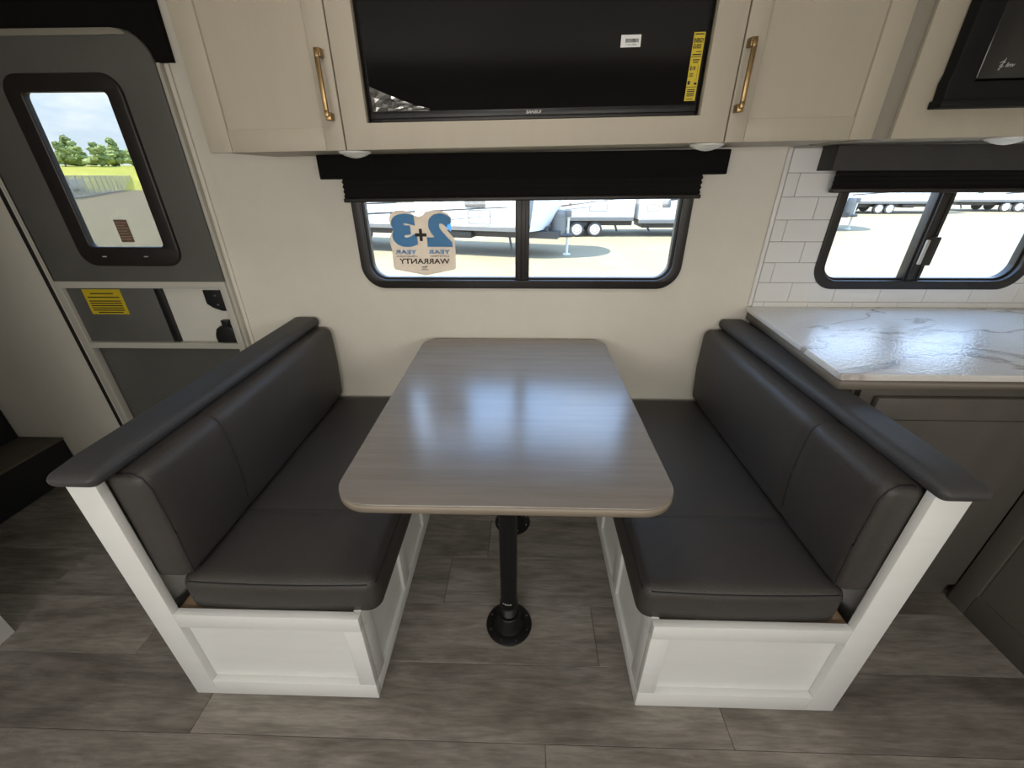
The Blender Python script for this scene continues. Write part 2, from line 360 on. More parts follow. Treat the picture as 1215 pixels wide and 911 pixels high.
def cushion_mesh(name, x0, x1, y0, y1, z0, z1, r, fn=None, n=(14, 26, 14)):
    h = Vector(((x1 - x0) / 2, (y1 - y0) / 2, (z1 - z0) / 2)); c = Vector(((x0 + x1) / 2, (y0 + y1) / 2, (z0 + z1) / 2))
    def ax(hh, k):
        e = [0, .12, .29, .48, .72, 1.0]
        a = [-hh + r * t for t in e]; mid = [-(hh - r) + 2 * (hh - r) * i / k for i in range(1, k)]
        return a + mid + [-t for t in reversed(a)]
    A = [ax(h[i], n[i]) for i in range(3)]
    bm = bmesh.new()
    for d in range(3):
        u, v_ = (d + 1) % 3, (d + 2) % 3
        for s in (-1, 1):
            g = []
            for a in A[u]:
                row = []
                for b in A[v_]:
                    p = [0, 0, 0]; p[d] = s * h[d]; p[u] = a; p[v_] = b
                    q = Vector([max(-(h[i] - r), min(h[i] - r, p[i])) for i in range(3)])
                    dd = Vector(p) - q
                    pos = q + dd.normalized() * r + c
                    if fn: pos = fn(pos, c, h)
                    row.append(bm.verts.new(pos))
                g.append(row)
            for i in range(len(g) - 1):
                for j in range(len(g[0]) - 1):
                    bm.faces.new((g[i][j], g[i + 1][j], g[i + 1][j + 1], g[i][j + 1]))
    bmesh.ops.remove_doubles(bm, verts=bm.verts, dist=1e-5)
    return bm_mesh(bm, name, True, 1.2)

# ================================================================== THE ROOM
XL, XR, YR, ZC = -3.3, 2.25, -3.2, 2.13
WIN1 = (-0.635, 0.648, 0.983, 1.440)
WIN2 = (1.168, 1.985, 0.985, 1.440)
DOOR = (-1.938, -1.206, 0.0, 1.826)

floor = tag(box('floor', XL, XR, YR, 0.05, -0.05, -0.0045, 'black'), kind='structure')
# vinyl planks running along the room
PW, PL = 0.2045, 1.52
row_off = {0: 0.10, 1: 0.45, 2: -0.115, 3: -0.26, 4: 0.275, 5: 0.61, 6: 0.093}
plank_cache = {}
y0 = 0.05 - 0.0
edges = [0.0975 - PW * k for k in range(18)]      # -0.107, -0.311, -0.516, -0.72, -0.925, -1.13 ...
for k in range(len(edges) - 1):
    yb, ya = edges[k + 1], edges[k]
    ya = min(ya, 0.0); 
    if ya - yb < 0.02 or yb < YR: continue
    j = row_off.get(k, random.uniform(-0.7, 0.7))
    x = j - PL * 3
    while x < XR:
        a, b = max(x, XL), min(x + PL, XR)
        if b - a > 0.02:
            key = (round(b - a, 3), round(ya - yb, 3))
            if key not in plank_cache:
                bm = bmesh.new(); hx, hy = (b - a) / 2 - 0.0006, (ya - yb) / 2 - 0.0006
                bm_box(bm, -hx, hx, -hy, hy, -0.0045, 0.0, 0.0009, 1)
                plank_cache[key] = bm_mesh(bm, 'plank')
            o = link('plank', plank_cache[key], 'plank', floor, True); o.location = ((a + b) / 2, (ya + yb) / 2, 0)
        x += PL

wall_back = plate('wall_back', [[(XL, 0), (XR, 0), (XR, ZC), (XL, ZC)],
                  rrect(WIN1[0] + .03, WIN1[1] - .03, WIN1[2] + .03, WIN1[3] - .03, 0.07),
                  rrect(WIN2[0] + .03, WIN2[1] - .03, WIN2[2] + .03, WIN2[3] - .03, 0.07),
                  rrect(DOOR[0] + .012, DOOR[1] - .012, 0.02, DOOR[3] - .012, (0, 0, 0.085, 0.085))], 0.0, 0.045, 'wall')
tag(wall_back, kind='structure')
tag(box('ceiling', XL, XR, YR, 0.05, ZC, ZC + 0.05, 'ceil'), kind='structure')
tag(box('wall_left', XL - 0.05, XL, YR, 0.05, 0, ZC, 'wall'), kind='structure')
tag(box('wall_right', XR, XR + 0.05, YR, 0.05, 0, ZC, 'wall'), kind='structure')
tag(plate('wall_rear', [[(XL, 0), (XR, 0), (XR, ZC), (XL, ZC)], rrect(-1.42, -0.08, 1.0, 1.66, 0.06), rrect(0.28, 1.62, 1.0, 1.66, 0.06)], YR - 0.05, YR, 'rearwall'), kind='structure')

# --- windows
def window(name, W, mull, latch):
    x0, x1, z0, z1 = W
    t = thing(name, ((x0 + x1) / 2, 0, z0), kind='structure')
    plate('window_frame', [rrect(x0, x1, z0, z1, 0.092, 12), rrect(x0 + .036, x1 - .036, z0 + .034, z1 - .034, 0.066, 12)], -0.014, 0.020, 'frame', t, bev=0.004)
    plate('inner_gasket', [rrect(x0 + .030, x1 - .030, z0 + .028, z1 - .028, 0.070, 12), rrect(x0 + .046, x1 - .046, z0 + .042, z1 - .042, 0.058, 12)], 0.004, 0.030, 'frame', t, bev=0.002)
    m0, m1 = mull
    box('mullion', m0, m1, -0.006, 0.030, z0 + .034, z1 - .034, 'frame', t, 0.002)
    box('sash_stile', m0 + 0.008, m0 + 0.024, -0.016, -0.006, z0 + .037, z1 - .037, 'frame', t, 0.002)
    box('sash_stile', m1 - 0.016, m1 - 0.004, -0.010, -0.006, z0 + .037, z1 - .037, 'frame', t, 0.002)
    if latch:
        zl = z0 + 0.145
        l = box('latch', m0 + 0.020, m1 + 0.004, -0.020, -0.010, zl - 0.05, zl + 0.055, 'frame', t, 0.003)
        tag(box('latch_lever', m0 + 0.014, m0 + 0.026, -0.026, -0.018, zl - 0.045, zl + 0.045, 'alu', l, 0.002), 'pale grey latch lever')
    plate('pane', [rrect(x0 + .034, m0 + .004, z0 + .032, z1 - .032, (0.06, 0, 0, 0.06), 10)], 0.014, 0.017, 'pane', t)
    plate('pane', [rrect(m1 - .004, x1 - .034, z0 + .032, z1 - .032, (0, 0.06, 0.06, 0), 10)], 0.020, 0.023, 'pane', t)
    return t
window('window_1', WIN1, (-0.012, 0.043), False)
window('window_2', WIN2, (1.528, 1.592), True)
for nm, (a, b) in (('unseen_window_3', (-1.42, -0.08)), ('unseen_window_4', (0.28, 1.62))):  # unseen rear windows, frame and glass added to filter incoming sky light
    t = thing(nm, ((a + b) / 2, YR, 1.0), kind='structure')
    plate('window_frame', [rrect(a - .03, b + .03, .97, 1.69, .08), rrect(a + .01, b - .01, 1.01, 1.65, .05)], YR - .03, YR + .012, 'frame', t, bev=.003)
    plate('pane', [rrect(a, b, 1.0, 1.66, .05)], YR - .024, YR - .020, 'bluecutpane', t)

# --- entry door with its screen frame
d1 = thing('door_1', (-1.57, 0, 0), kind='structure')
dx0, dx1, dz1 = DOOR[0], DOOR[1], DOOR[3]
def arch(x0, x1, z0, z1, r): return rrect(x0, x1, z0, z1, (0, 0, r, r), 10)
panel = plate('door_panel', [arch(dx0 + .004, dx1, 1.006, dz1, .10), rrect(-1.700, -1.390, 1.140, 1.664, 0.03)], -0.030, -0.008, 'dooor', d1, bev=.006)
highlight_outline = [(dx0 + .02, 1.806), (-1.36, 1.806), (-1.31, 1.807), (-1.275, 1.806), (-1.268, 1.810), (-1.285, 1.820), (-1.31, 1.825), (dx0 + .02, 1.825)]
plate('top_edge_highlight', [highlight_outline], -0.034, -0.0295, 'filler', panel, bev=.0015)['label'] = 'pale painted highlight along the top edge'  # raised pale strip stands in for light caught on the door's bevel
box('lower_panel', dx0 + .014, dx1 - .014, 0.004, 0.030, 0.03, 1.02, 'dooor', d1)
fr = plate('screen_door_frame', [[(dx0, .02), (dx1, .02), (dx1, 1.012), (dx0 + .008, 1.012), (dx0 + .008, 1.735), (dx0, 1.735)],
           [(dx0 + .030, .742), (dx1 - .028, .742), (dx1 - .028, .984), (dx0 + .030, .984)],
           [(dx0 + .030, .05), (dx1 - .028, .05), (dx1 - .028, .716), (dx0 + .030, .716)]], -0.034, 0.0, 'alu', d1, bev=0.003)
box('frame_channel', dx0 + .010, dx0 + .016, -0.030, -0.026, 0.03, 1.72, 'filler', fr, 0.001)
box('frame_gap', dx0 - .058, dx0 - .046, -0.006, 0.002, 0.0, 1.735, 'ink', d1)
box('side_trim', dx1 + .001, dx1 + .014, -0.026, 0.0, 0.0, 1.735, 'alu', d1, 0.003)
box('side_trim', dx1 + .014, dx1 + .030, -0.008, 0.0, 0.0, 1.735, 'wall', d1, 0.002)
wf = plate('door_window_frame', [rrect(-1.754, -1.343, 1.076, 1.708, 0.062, 10), rrect(-1.692, -1.398, 1.150, 1.655, 0.016, 6)], -0.042, -0.016, 'frame', d1, bev=0.006)
for px_ in (-1.66, -1.49): box('frame_clip', px_, px_ + 0.016, -0.0435, -0.0418, 1.112, 1.116, 'silver', wf)
plate('door_pane', [rrect(-1.696, -1.394, 1.146, 1.660, 0.016, 6)], -0.034, -0.030, 'doorpane', d1)
sl = box('slider_panel', dx0 + .026, -1.530, -0.016, -0.008, .738, .988, 'dooor', d1, 0.001)
box('slider_edge', -1.530, -1.500, -0.018, -0.006, .738, .988, 'black', sl, 0.002)
box('inner_skin', -1.500, dx1 - .024, -0.004, 0.003, .738, .988, 'doorwhite', d1)
lk = plate('lock_plate', [[(-1.324, .972), (-1.236, .972), (-1.236, .884), (-1.266, .884), (-1.303, .898), (-1.324, .915)]], -0.016, -0.004, 'black', d1, bev=0.002)
cyl('screw', (-1.276, -0.017, .951), 0.004, 0.003, 'y', 'screw', lk, 10); cyl('screw', (-1.275, -0.017, .912), 0.004, 0.003, 'y', 'screw', lk, 10)
hp = plate('door_handle', [[(-1.322, .744), (-1.236, .744), (-1.236, .800), (-1.244, .815), (-1.265, .822), (-1.290, .821), (-1.310, .808), (-1.321, .785), (-1.325, .765)]], -0.030, -0.004, 'black', d1, bev=0.004)
plate('thumb_lever', [[(-1.274, .818), (-1.252, .818), (-1.248, .846), (-1.278, .846)]], -0.034, -0.010, 'black', hp, bev=0.003)

arc_ = [p for p in rrect(dx0 - .001, dx1 + .001, 1.5, dz1 + .001, (0, 0, .101, .101), 10) if p[1] > 1.6]
hd = tag(plate('header_panel', [[(-1.152, 1.737), (-1.152, ZC - .002), (-2.60, ZC - .002), (-2.60, 1.737), (dx0 - .001, 1.737)] + arc_[::-1] + [(dx1 + .001, 1.737)]], -0.020, -0.0005, 'shade', None, bev=.003), 'black fabric header panel above the grey entry door', 'header panel')

ys = thing('warning_label', (-1.76, -0.017, .868), 'yellow printed label stuck on the grey slider panel of entry door', 'label')
box('label_sheet', -1.842, -1.678, -0.0172, -0.0161, .868, .976, 'yellow', ys)
bm = bmesh.new()
for (a, b, z) in ((.03, .13, .958), (.012, .15, .942), (.012, .15, .926), (.012, .15, .916), (.012, .15, .906), (.012, .15, .896), (.012, .15, .886), (.03, .14, .876)):
    bm_box(bm, -1.842 + a, -1.842 + b, -0.0176, -0.0172, z - .0022, z + .0022)
link('print_lines', bm_mesh(bm, 'print'), 'ink', ys)
bs = thing('window_label', (-1.535, -.036, 1.168), 'small brown printed label on the entry door window', 'label')
box('label_sheet', -1.561, -1.510, -0.0360, -0.0345, 1.168, 1.251, 'brownsticker', bs)
bm = bmesh.new()
for k in range(7): bm_box(bm, -1.556, -1.518 + random.uniform(-.008, .004), -0.0366, -0.0360, 1.178 + k * .010, 1.181 + k * .010)
link('print_lines', bm_mesh(bm, 'print'), 'sticker', bs)

kn = thing('wall_latch', (-2.20, 0, 1.046), 'small black latch on the white wall left of the entry door', 'latch')
lathe('rose', [(0, 0), (.02, 0), (.02, .004), (.012, .008), (0, .008)], (0, 0, 0), 'black', kn, 20).matrix_parent_inverse = Matrix.Rotation(math.pi / 2, 4, 'X')
cyl('lever', (-2.196, -0.03, 1.046), 0.009, 0.075, 'x', 'black', kn, 16, bev=.003)

# --- kitchen wall tiles (parts of the wall)
tile_cache = {}
def tile(x0, x1, z0, z1):
    if x1 - x0 < 0.006 or z1 - z0 < 0.006: return
    key = (round(x1 - x0, 3), round(z1 - z0, 3))
    if key not in tile_cache:
        bm = bmesh.new(); hx, hz = (x1 - x0) / 2 - .0008, (z1 - z0) / 2 - .0008
        bm_box(bm, -hx, hx, -0.006, 0, -hz, hz, 0.0012, 1); tile_cache[key] = bm_mesh(bm, 'tile')
    o = link('tile', tile_cache[key], 'tile', wall_back, True); o.location = ((x0 + x1) / 2, -0.001, (z0 + z1) / 2)
TX0, TX1, TW, TH = 0.966, 2.24, 0.179, 0.0785
grout = box('grout_bed', TX0 - .004, TX1, -0.0012, 0.0, 0.905, 1.484, 'grout', None)
# the grout bed is cut round the window by four strips instead of one sheet
bpy.data.objects.remove(grout)
cx0, cx1, cz0, cz1 = WIN2[0] + .031, WIN2[1] - .031, WIN2[2] + .031, WIN2[3] - .031
plate('grout_bed', [[(TX0 - .004, .905), (TX1, .905), (TX1, 1.50), (TX0 - .004, 1.50)], [(cx0, cz0), (cx1, cz0), (cx1, cz1), (cx0, cz1)]], -0.0012, -0.0001, 'grout', wall_back)
for k in range(8):
    z0 = 0.9310 + TH * (k - 1); z1 = z0 + TH
    z0 = max(z0, 0.905)
    ph = 1.103 if k % 2 == 1 else 1.012
    x = ph - TW * 2
    while x < TX1:
        a, b = max(x, TX0), min(x + TW, TX1)
        x += TW
        if b <= a: continue
        if z1 <= cz0 or z0 >= cz1 or b <= cx0 or a >= cx1: tile(a, b, z0, z1); continue
        if a < cx0: tile(a, cx0, z0, z1)
        if b > cx1: tile(cx1, b, z0, z1)
        ia, ib = max(a, cx0), min(b, cx1)
        if z0 < cz0: tile(ia, ib, z0, cz0)
        if z1 > cz1: tile(ia, ib, cz1, z1)
tag(box('trim_1', 0.948, 0.963, -0.010, 0.0, 0.915, 1.482, 'tile', None, 0.003), kind='structure')

# ================================================================== UPPER CABINETS
shear_list = []
def sh(o): shear_list.append(o); return o
ZB = 1.4725
def shaker(parent, x0, x1, z0, z1, sl_, sr_, rb, hx, hz0, hz1):
    yf = -0.360
    d = box('door', x0 + sl_ - .004, x1 - sr_ + .004, yf + .008, yf + .019, z0 + rb - .004, z1 - .06, 'cream', parent)
    box('stile', x0, x0 + sl_, yf, yf + .02, z0, z1, 'cream', d, 0.0015)
    box('stile', x1 - sr_, x1, yf, yf + .02, z0, z1, 'cream', d, 0.0015)
    box('rail', x0 + sl_ + .0006, x1 - sr_ - .0006, yf + .0006, yf + .02, z0, z0 + rb, 'cream', d, 0.0015)
    box('rail', x0 + sl_ + .0006, x1 - sr_ - .0006, yf + .0006, yf + .02, z1 - .06, z1, 'cream', d, 0.0015)
    bm = bmesh.new()
    g = 0.011
    bm_box(bm, hx - .0055, hx + .0055, yf - .034, yf - .024, hz0 + .012, hz1 - .012, 0.0015)
    for zz, s in ((hz0, 1), (hz1, -1)):
        bm_box(bm, hx - .0080, hx + .0080, yf - .026, yf, zz - .009 + s * .002, zz + .009 + s * .002, 0.001)
        bm_box(bm, hx - .0055, hx + .0055, yf - .034, yf - .024, min(zz, zz + s * .016), max(zz, zz + s * .016), 0.0015)
    link('handle', bm_mesh(bm, 'handle', True), 'brass', d)['label'] = 'brushed brass bar handle'
def carcass(parent, x0, x1, hollow=False):
    t = 0.018
    bm = bmesh.new()
    if hollow:
        bm_box(bm, x0, x1, -0.338, -0.001, ZB, ZB + t); bm_box(bm, x0, x0 + t, -0.338, -0.001, ZB + t, ZC - .06); bm_box(bm, x1 - t, x1, -0.338, -0.001, ZB + t, ZC - .06)
        bm_box(bm, x0 + t, x1 - t, -0.06, -0.001, ZB + t, ZC - .06)
    else: bm_box(bm, x0, x1, -0.338, -0.001, ZB, ZC - .06, 0.001, 1)
    link('carcass', bm_mesh(bm, 'carcass'), 'cream', parent)
ZT_ = 2.05
c1 = thing('upper_cabinet', (-0.68, -0.17, ZB), 'cream overhead cabinet left of the television with brass handle', 'cabinet')
carcass(c1, -0.884, -0.488); shaker(c1, -0.882, -0.487, ZB - .003, ZT_, .066, .054, .056, -0.511, 1.547, 1.690)
c2 = thing('television_cabinet', (0.04, -0.17, ZB), 'cream overhead cabinet framing the wall television', 'cabinet')
carcass(c2, -0.486, 0.570, True)
plate('face_frame', [[(-0.483, ZB - .003), (0.569, ZB - .003), (0.569, ZT_), (-0.483, ZT_)], [(-0.416, 1.534), (0.493, 1.534), (0.493, 2.02), (-0.416, 2.02)]], -0.360, -0.339, 'cream', c2, bev=0.001)
c3 = thing('upper_cabinet', (0.77, -0.17, ZB), 'cream overhead cabinet between the television and the microwave with brass handle', 'cabinet')
carcass(c3, 0.572, 0.966); shaker(c3, 0.573, 0.967, ZB - .003, ZT_, .050, .060, .054, 0.586, 1.544, 1.686)
c4 = thing('microwave_cabinet', (1.5, -0.17, ZB), 'cream overhead cabinet at the right around the black microwave', 'cabinet')
carcass(c4, 1.018, 2.24, True)
box('filler_strip', 0.968, 1.017, -0.350, -0.300, ZB - .002, ZT_, 'filler', c4, 0.001)['label'] = 'grey filler strip'
plate('face_frame', [[(1.018, ZB - .003), (2.24, ZB - .003), (2.24, ZT_), (1.018, ZT_)], [(1.10, 1.54), (1.80, 1.54), (1.80, 2.0), (1.10, 2.0)]], -0.360, -0.339, 'cream', c4, bev=0.001)
sh(c1); sh(c2); sh(c3); sh(c4)

tv = thing('television', (0.04, -0.30, 1.534), 'black flat television set into the cream overhead cabinet', 'television')
box('casing', -0.412, 0.489, -0.330, -0.230, 1.537, 2.016, 'black', tv, 0.002)
box('screen', -0.404, 0.481, -0.334, -0.3305, 1.562, 2.008, 'screen', tv)
box('bezel', -0.410, 0.487, -0.337, -0.329, 1.545, 1.5605, 'black', tv, 0.002)
box('speaker_bar', -0.380, 0.440, -0.336, -0.328, 1.5375, 1.5435, 'frame', tv, 0.001)
text('brand_lettering', 'SANSUI', 0.0075, (0.045, -0.3374, 1.5535), 'silver', tv, bold=0.02, width=0.042, slant=.2)
# loose film corner at the bottom left of the screen
bm = bmesh.new(); g = []
for i in range(15):
    row = []
    for j in range(6):
        u, v_ = i / 14, j / 5
        hmax = 0.052 * (1 - u) ** 1.3 + 0.006
        row.append(bm.verts.new((-0.402 + 0.16 * u, -0.3365 - 0.010 * random.random() * (1 - .4 * u), 1.5615 + hmax * v_)))
    g.append(row)
for i in range(14):
    for j in range(5): bm.faces.new((g[i][j], g[i + 1][j], g[i + 1][j + 1], g[i][j + 1]))
link('protective_film', bm_mesh(bm, 'film'), 'film', tv)['label'] = 'crinkled clear protective film'
sh(tv)
es = thing('energy_label', (0.474, -0.335, 1.572), 'yellow energy guide label on the right edge of the television', 'label')
EX0, EX1, EZ0, EZ1 = 0.452, 0.4805, 1.570, 1.716
box('label_sheet', EX0, EX1, -0.3352, -0.3342, EZ0, EZ1, 'yellow', es)
text('lettering', 'ENERGY', 0.0095, (0.4665, -0.3354, 1.699), 'ink', es, bold=.03, width=.0255, depth=.0002)
text('lettering', 'GUIDE', 0.0095, (0.464, -0.3354, 1.687), 'ink', es, bold=.03, width=.021, depth=.0002)
text('lettering', '$18', 0.010, (0.4615, -0.3354, 1.641), 'ink', es, bold=.02, width=.014, depth=.0002)
bm = bmesh.new()
for (a, b, z, hh) in ((.003, .026, .142, .0012), (.012, .026, .106, .0008), (.003, .026, .100, .0012), (0, .0285, .0955, .0006), (.006, .024, .089, .0012), (.008, .021, .084, .0012), (.003, .013, .060, .0007), (.003, .013, .057, .0007), (.003, .013, .054, .0007), (.002, .008, .040, .004), (.019, .026, .038, .0025), (0, .0285, .031, .0006), (.004, .024, .025, .001), (.004, .024, .021, .001), (.004, .024, .017, .0008), (.004, .024, .014, .0008), (.004, .024, .011, .0008), (.004, .022, .004, .0008)):
    bm_box(bm, EX0 + a, EX0 + b, -0.3356, -0.3352, EZ0 + z - hh, EZ0 + z + hh)
link('print_lines', bm_mesh(bm, 'p'), 'ink', es)['kind'] = 'stuff'
box('scale_line', EX0 + .0225, EX0 + .0232, -0.3356, -0.3352, EZ0 + .045, EZ0 + .078, 'ink', es); sh(es)
bl = thing('barcode_label', (0.292, -0.335, 1.69), 'small white barcode label on the television screen', 'label')
box('label_sheet', 0.267, 0.318, -0.3352, -0.3342, 1.689, 1.7145, 'paper', bl)
bm = bmesh.new(); x = 0.279
while x < 0.312:
    wv = random.choice((.0006, .001, .0016)); bm_box(bm, x, x + wv, -0.3356, -0.3352, 1.6985, 1.7065); x += wv + random.choice((.0006, .001))
link('print_lines', bm_mesh(bm, 'p'), 'ink', bl)['kind'] = 'stuff'
text('lettering', '* 46 1056', 0.0028, (0.294, -0.3354, 1.6945), 'ink', bl, width=.026, depth=.0002); sh(bl)

MT['mwblack'] = mat('microwave_black', (0.006, 0.006, 0.0065), 0.55, var=0.1, spec=0.2)
mw = thing('microwave', (1.45, -0.25, 1.54), 'black built-in microwave oven in the right overhead cabinet', 'microwave')
box('body', 1.103, 1.795, -0.335, -0.065, 1.545, 1.99, 'mwblack', mw)
plate('trim_frame', [[(1.090, 1.536), (1.82, 1.536), (1.82, 2.03), (1.090, 2.03), (1.090, 1.610), (1.086, 1.590)], [(1.150, 1.590), (1.66, 1.590), (1.66, 1.96), (1.150, 1.96)]], -0.395, -0.3605, 'mwblack', mw, bev=0.004)
md = box('door_glass', 1.154, 1.656, -0.388, -0.362, 1.594, 1.955, 'glassdark', mw, 0.004)
box('control_panel', 1.70, 1.79, -0.3975, -0.3935, 1.60, 1.95, 'glassdark', mw, 0.001)
box('bottom_lip', 1.083, 1.82, -0.400, -0.3605, 1.534, 1.552, 'mwblack', mw, 0.003)
lx, lz = 1.2035, 1.623
bm = bmesh.new()
for (a, b, c_, d_) in ((-.004, -.012, .004, .012), (-.006, -.004, .001, .002), (-.002, .006, .005, .004), (-.007, .003, .001, .007), (-.002, -.007, .004, -.003), (-.006, -.010, -.001, -.006)):
    tube_bm(bm, [(lx + a, -0.3885, lz + b), (lx + c_, -0.3885, lz + d_)], .0008, 6)
link('leaf_logo', bm_mesh(bm, 'logo'), 'silver', md)
text('brand_lettering', 'Inv', 0.009, (1.224, -0.3885, lz - .001), 'silver', md, width=.022, slant=.25)
sh(mw)

# the cabinet run sits a touch out of level, rising to the right
def kids(o):
    r = [o]
    for c in o.children: r += kids(c)
    return r
bpy.context.view_layer.update()
for root in shear_list:
    for o in kids(root):
        if o.type == 'MESH':
            for v in o.data.vertices: v.co.z += 0.0135 * v.co.x

for lab, x in (('white puck light under the cabinet left of the television', -0.483), ('white puck light under the cabinet right of the television', 0.548), ('white puck light under the microwave cabinet', 1.385)):
    t = thing('puck_light', (x, -0.30, ZB + .0135 * x), lab, 'light', 'puck lights under the overhead cabinets')
    zz = ZB + .0135 * x - .003
    lathe('housing', [(0, 0), (.046, 0), (.046, -.004), (.042, -.007), (0, -.007)], (x, -0.30, zz), 'puck', t, 32)
    lathe('lens', [(.040, -.0065), (.030, -.012), (.014, -.0165), (.004, -.018), (0, -.018)], (x, -0.30, zz), 'puck', t, 32)

# ================================================================== WINDOW SHADES
def shade(name, label, vx0, vx1, vz0, vz1, px0, px1, pz0, mt, dep=0.09):
    t = thing(name, ((vx0 + vx1) / 2, -dep / 2, vz0), label, 'window blind')
    plate('valance', [rrect(vx0, vx1, vz0, vz1, 0.004, 3)], -dep, -dep + 0.012, mt, t, bev=0.002)
    box('valance_return', vx0, vx0 + .012, -dep + .012, -0.003, vz0, vz1, mt, t); box('valance_return', vx1 - .012, vx1, -dep + .012, -0.003, vz0, vz1, mt, t)
    n = 6; zt = vz0 + 0.03; bm = bmesh.new()
    A, B = [], []
    for k in range(2 * n + 1):
        z = zt + (pz0 + .012 - zt) * k / (2 * n); y = -0.041 if k % 2 else -0.0385
        ox = 0.004 if k % 2 else 0.0
        A.append((bm.verts.new((px0 - ox, y, z)), bm.verts.new((px1 + ox, y, z)))); B.append((bm.verts.new((px0 - ox, y + .003, z)), bm.verts.new((px1 + ox, y + .003, z))))
    for k in range(2 * n):
        bm.faces.new((A[k][0], A[k][1], A[k + 1][1], A[k + 1][0])); bm.faces.new((B[k][0], B[k + 1][0], B[k + 1][1], B[k][1]))
        bm.faces.new((A[k][0], A[k + 1][0], B[k + 1][0], B[k][0])); bm.faces.new((A[k][1], B[k][1], B[k + 1][1], A[k + 1][1]))
    link('pleated_fabric', bm_mesh(bm, 'pleats'), 'pleat', t)
    box('bottom_rail', px0 - .004, px1 + .004, -0.052, -0.028, pz0, pz0 + .014, 'frame', t, 0.003)
    return t
pb = shade('pleated_blind', 'black pleated blind with valance over the dinette window', -0.699, 0.714, 1.3925, 1.4680, -0.640, 0.652, 1.315, 'shade')
shade('pleated_blind', 'charcoal pleated blind with valance over the kitchen window', 1.064, 2.10, 1.408, 1.484, 1.118, 2.06, 1.338, 'greyvalance')

for o in kids(pb):
    if o.type == 'MESH':
        for v in o.data.vertices: v.co.z += 0.0085 * v.co.x

# sticker on the glass, printed to be read from outside
st = thing('warranty_sticker', (-0.38, 0.012, 1.031), 'blue and cream 2+3 year warranty sticker, mirrored, on the dinette window', 'sticker')
OUT = [(-0.505, 1.248), (-0.497, 1.266), (-0.475, 1.278), (-0.446, 1.279), (-0.419, 1.271), (-0.402, 1.26), (-0.388, 1.256), (-0.371, 1.261), (-0.361, 1.273), (-0.335, 1.279), (-0.303, 1.278), (-0.275, 1.269), (-0.26, 1.249), (-0.26, 1.233), (-0.276, 1.227), (-0.287, 1.214), (-0.269, 1.193), (-0.253, 1.174), (-0.252, 1.127), (-0.255, 1.061), (-0.261, 1.055), (-0.379, 1.031), (-0.505, 1.055), (-0.51, 1.064), (-0.508, 1.134), (-0.512, 1.155), (-0.51, 1.179), (-0.499, 1.2), (-0.490, 1.211), (-0.502, 1.228)]
plate('backing', [OUT], 0.0124, 0.0134, 'sticker', st)
text('numeral', '3', 0.124, (-0.451, 0.0129, 1.205), 'blue', st, True, bold=.075, width=.098, depth=.0009, rot=.03)
text('numeral', '2', 0.124, (-0.312, 0.0129, 1.206), 'blue', st, True, bold=.075, width=.100, depth=.0009, rot=.0)
bm = bmesh.new(); bm_box(bm, -0.408, -0.363, 0.0118, 0.0138, 1.183, 1.195); bm_box(bm, -0.3915, -0.3795, 0.0117, 0.0139, 1.166, 1.212)
link('plus_sign', bm_mesh(bm, 'plus'), 'ink', st)
text('lettering', 'YEAR', 0.016, (-0.452, 0.0129, 1.124), 'blue', st, True, bold=.02, width=.088, depth=.0009)
text('lettering', 'YEAR', 0.016, (-0.318, 0.0129, 1.125), 'blue', st, True, bold=.02, width=.088, depth=.0009)
text('lettering', 'STRUCTURAL', 0.005, (-0.452, 0.0129, 1.107), 'ink', st, True, width=.088, depth=.0009)
text('lettering', 'LIMITED', 0.005, (-0.318, 0.0129, 1.108), 'ink', st, True, width=.075, depth=.0009)
text('lettering', 'WARRANTY', 0.021, (-0.381, 0.0129, 1.088), 'ink', st, True, bold=.015, width=.205, depth=.0009)
bm = bmesh.new(); tube_bm(bm, [(-.394, .0124, 1.063), (-.386, .0124, 1.067), (-.374, .0124, 1.066), (-.370, .0124, 1.070)], .0015, 6); tube_bm(bm, [(-.390, .0124, 1.060), (-.378, .0124, 1.061), (-.374, .0124, 1.066)], .0012, 6); bm_box(bm, -.397, -.367, .0118, .0126, 1.0535, 1.0555)
link('small_logo', bm_mesh(bm, 'logo'), 'ink', st)

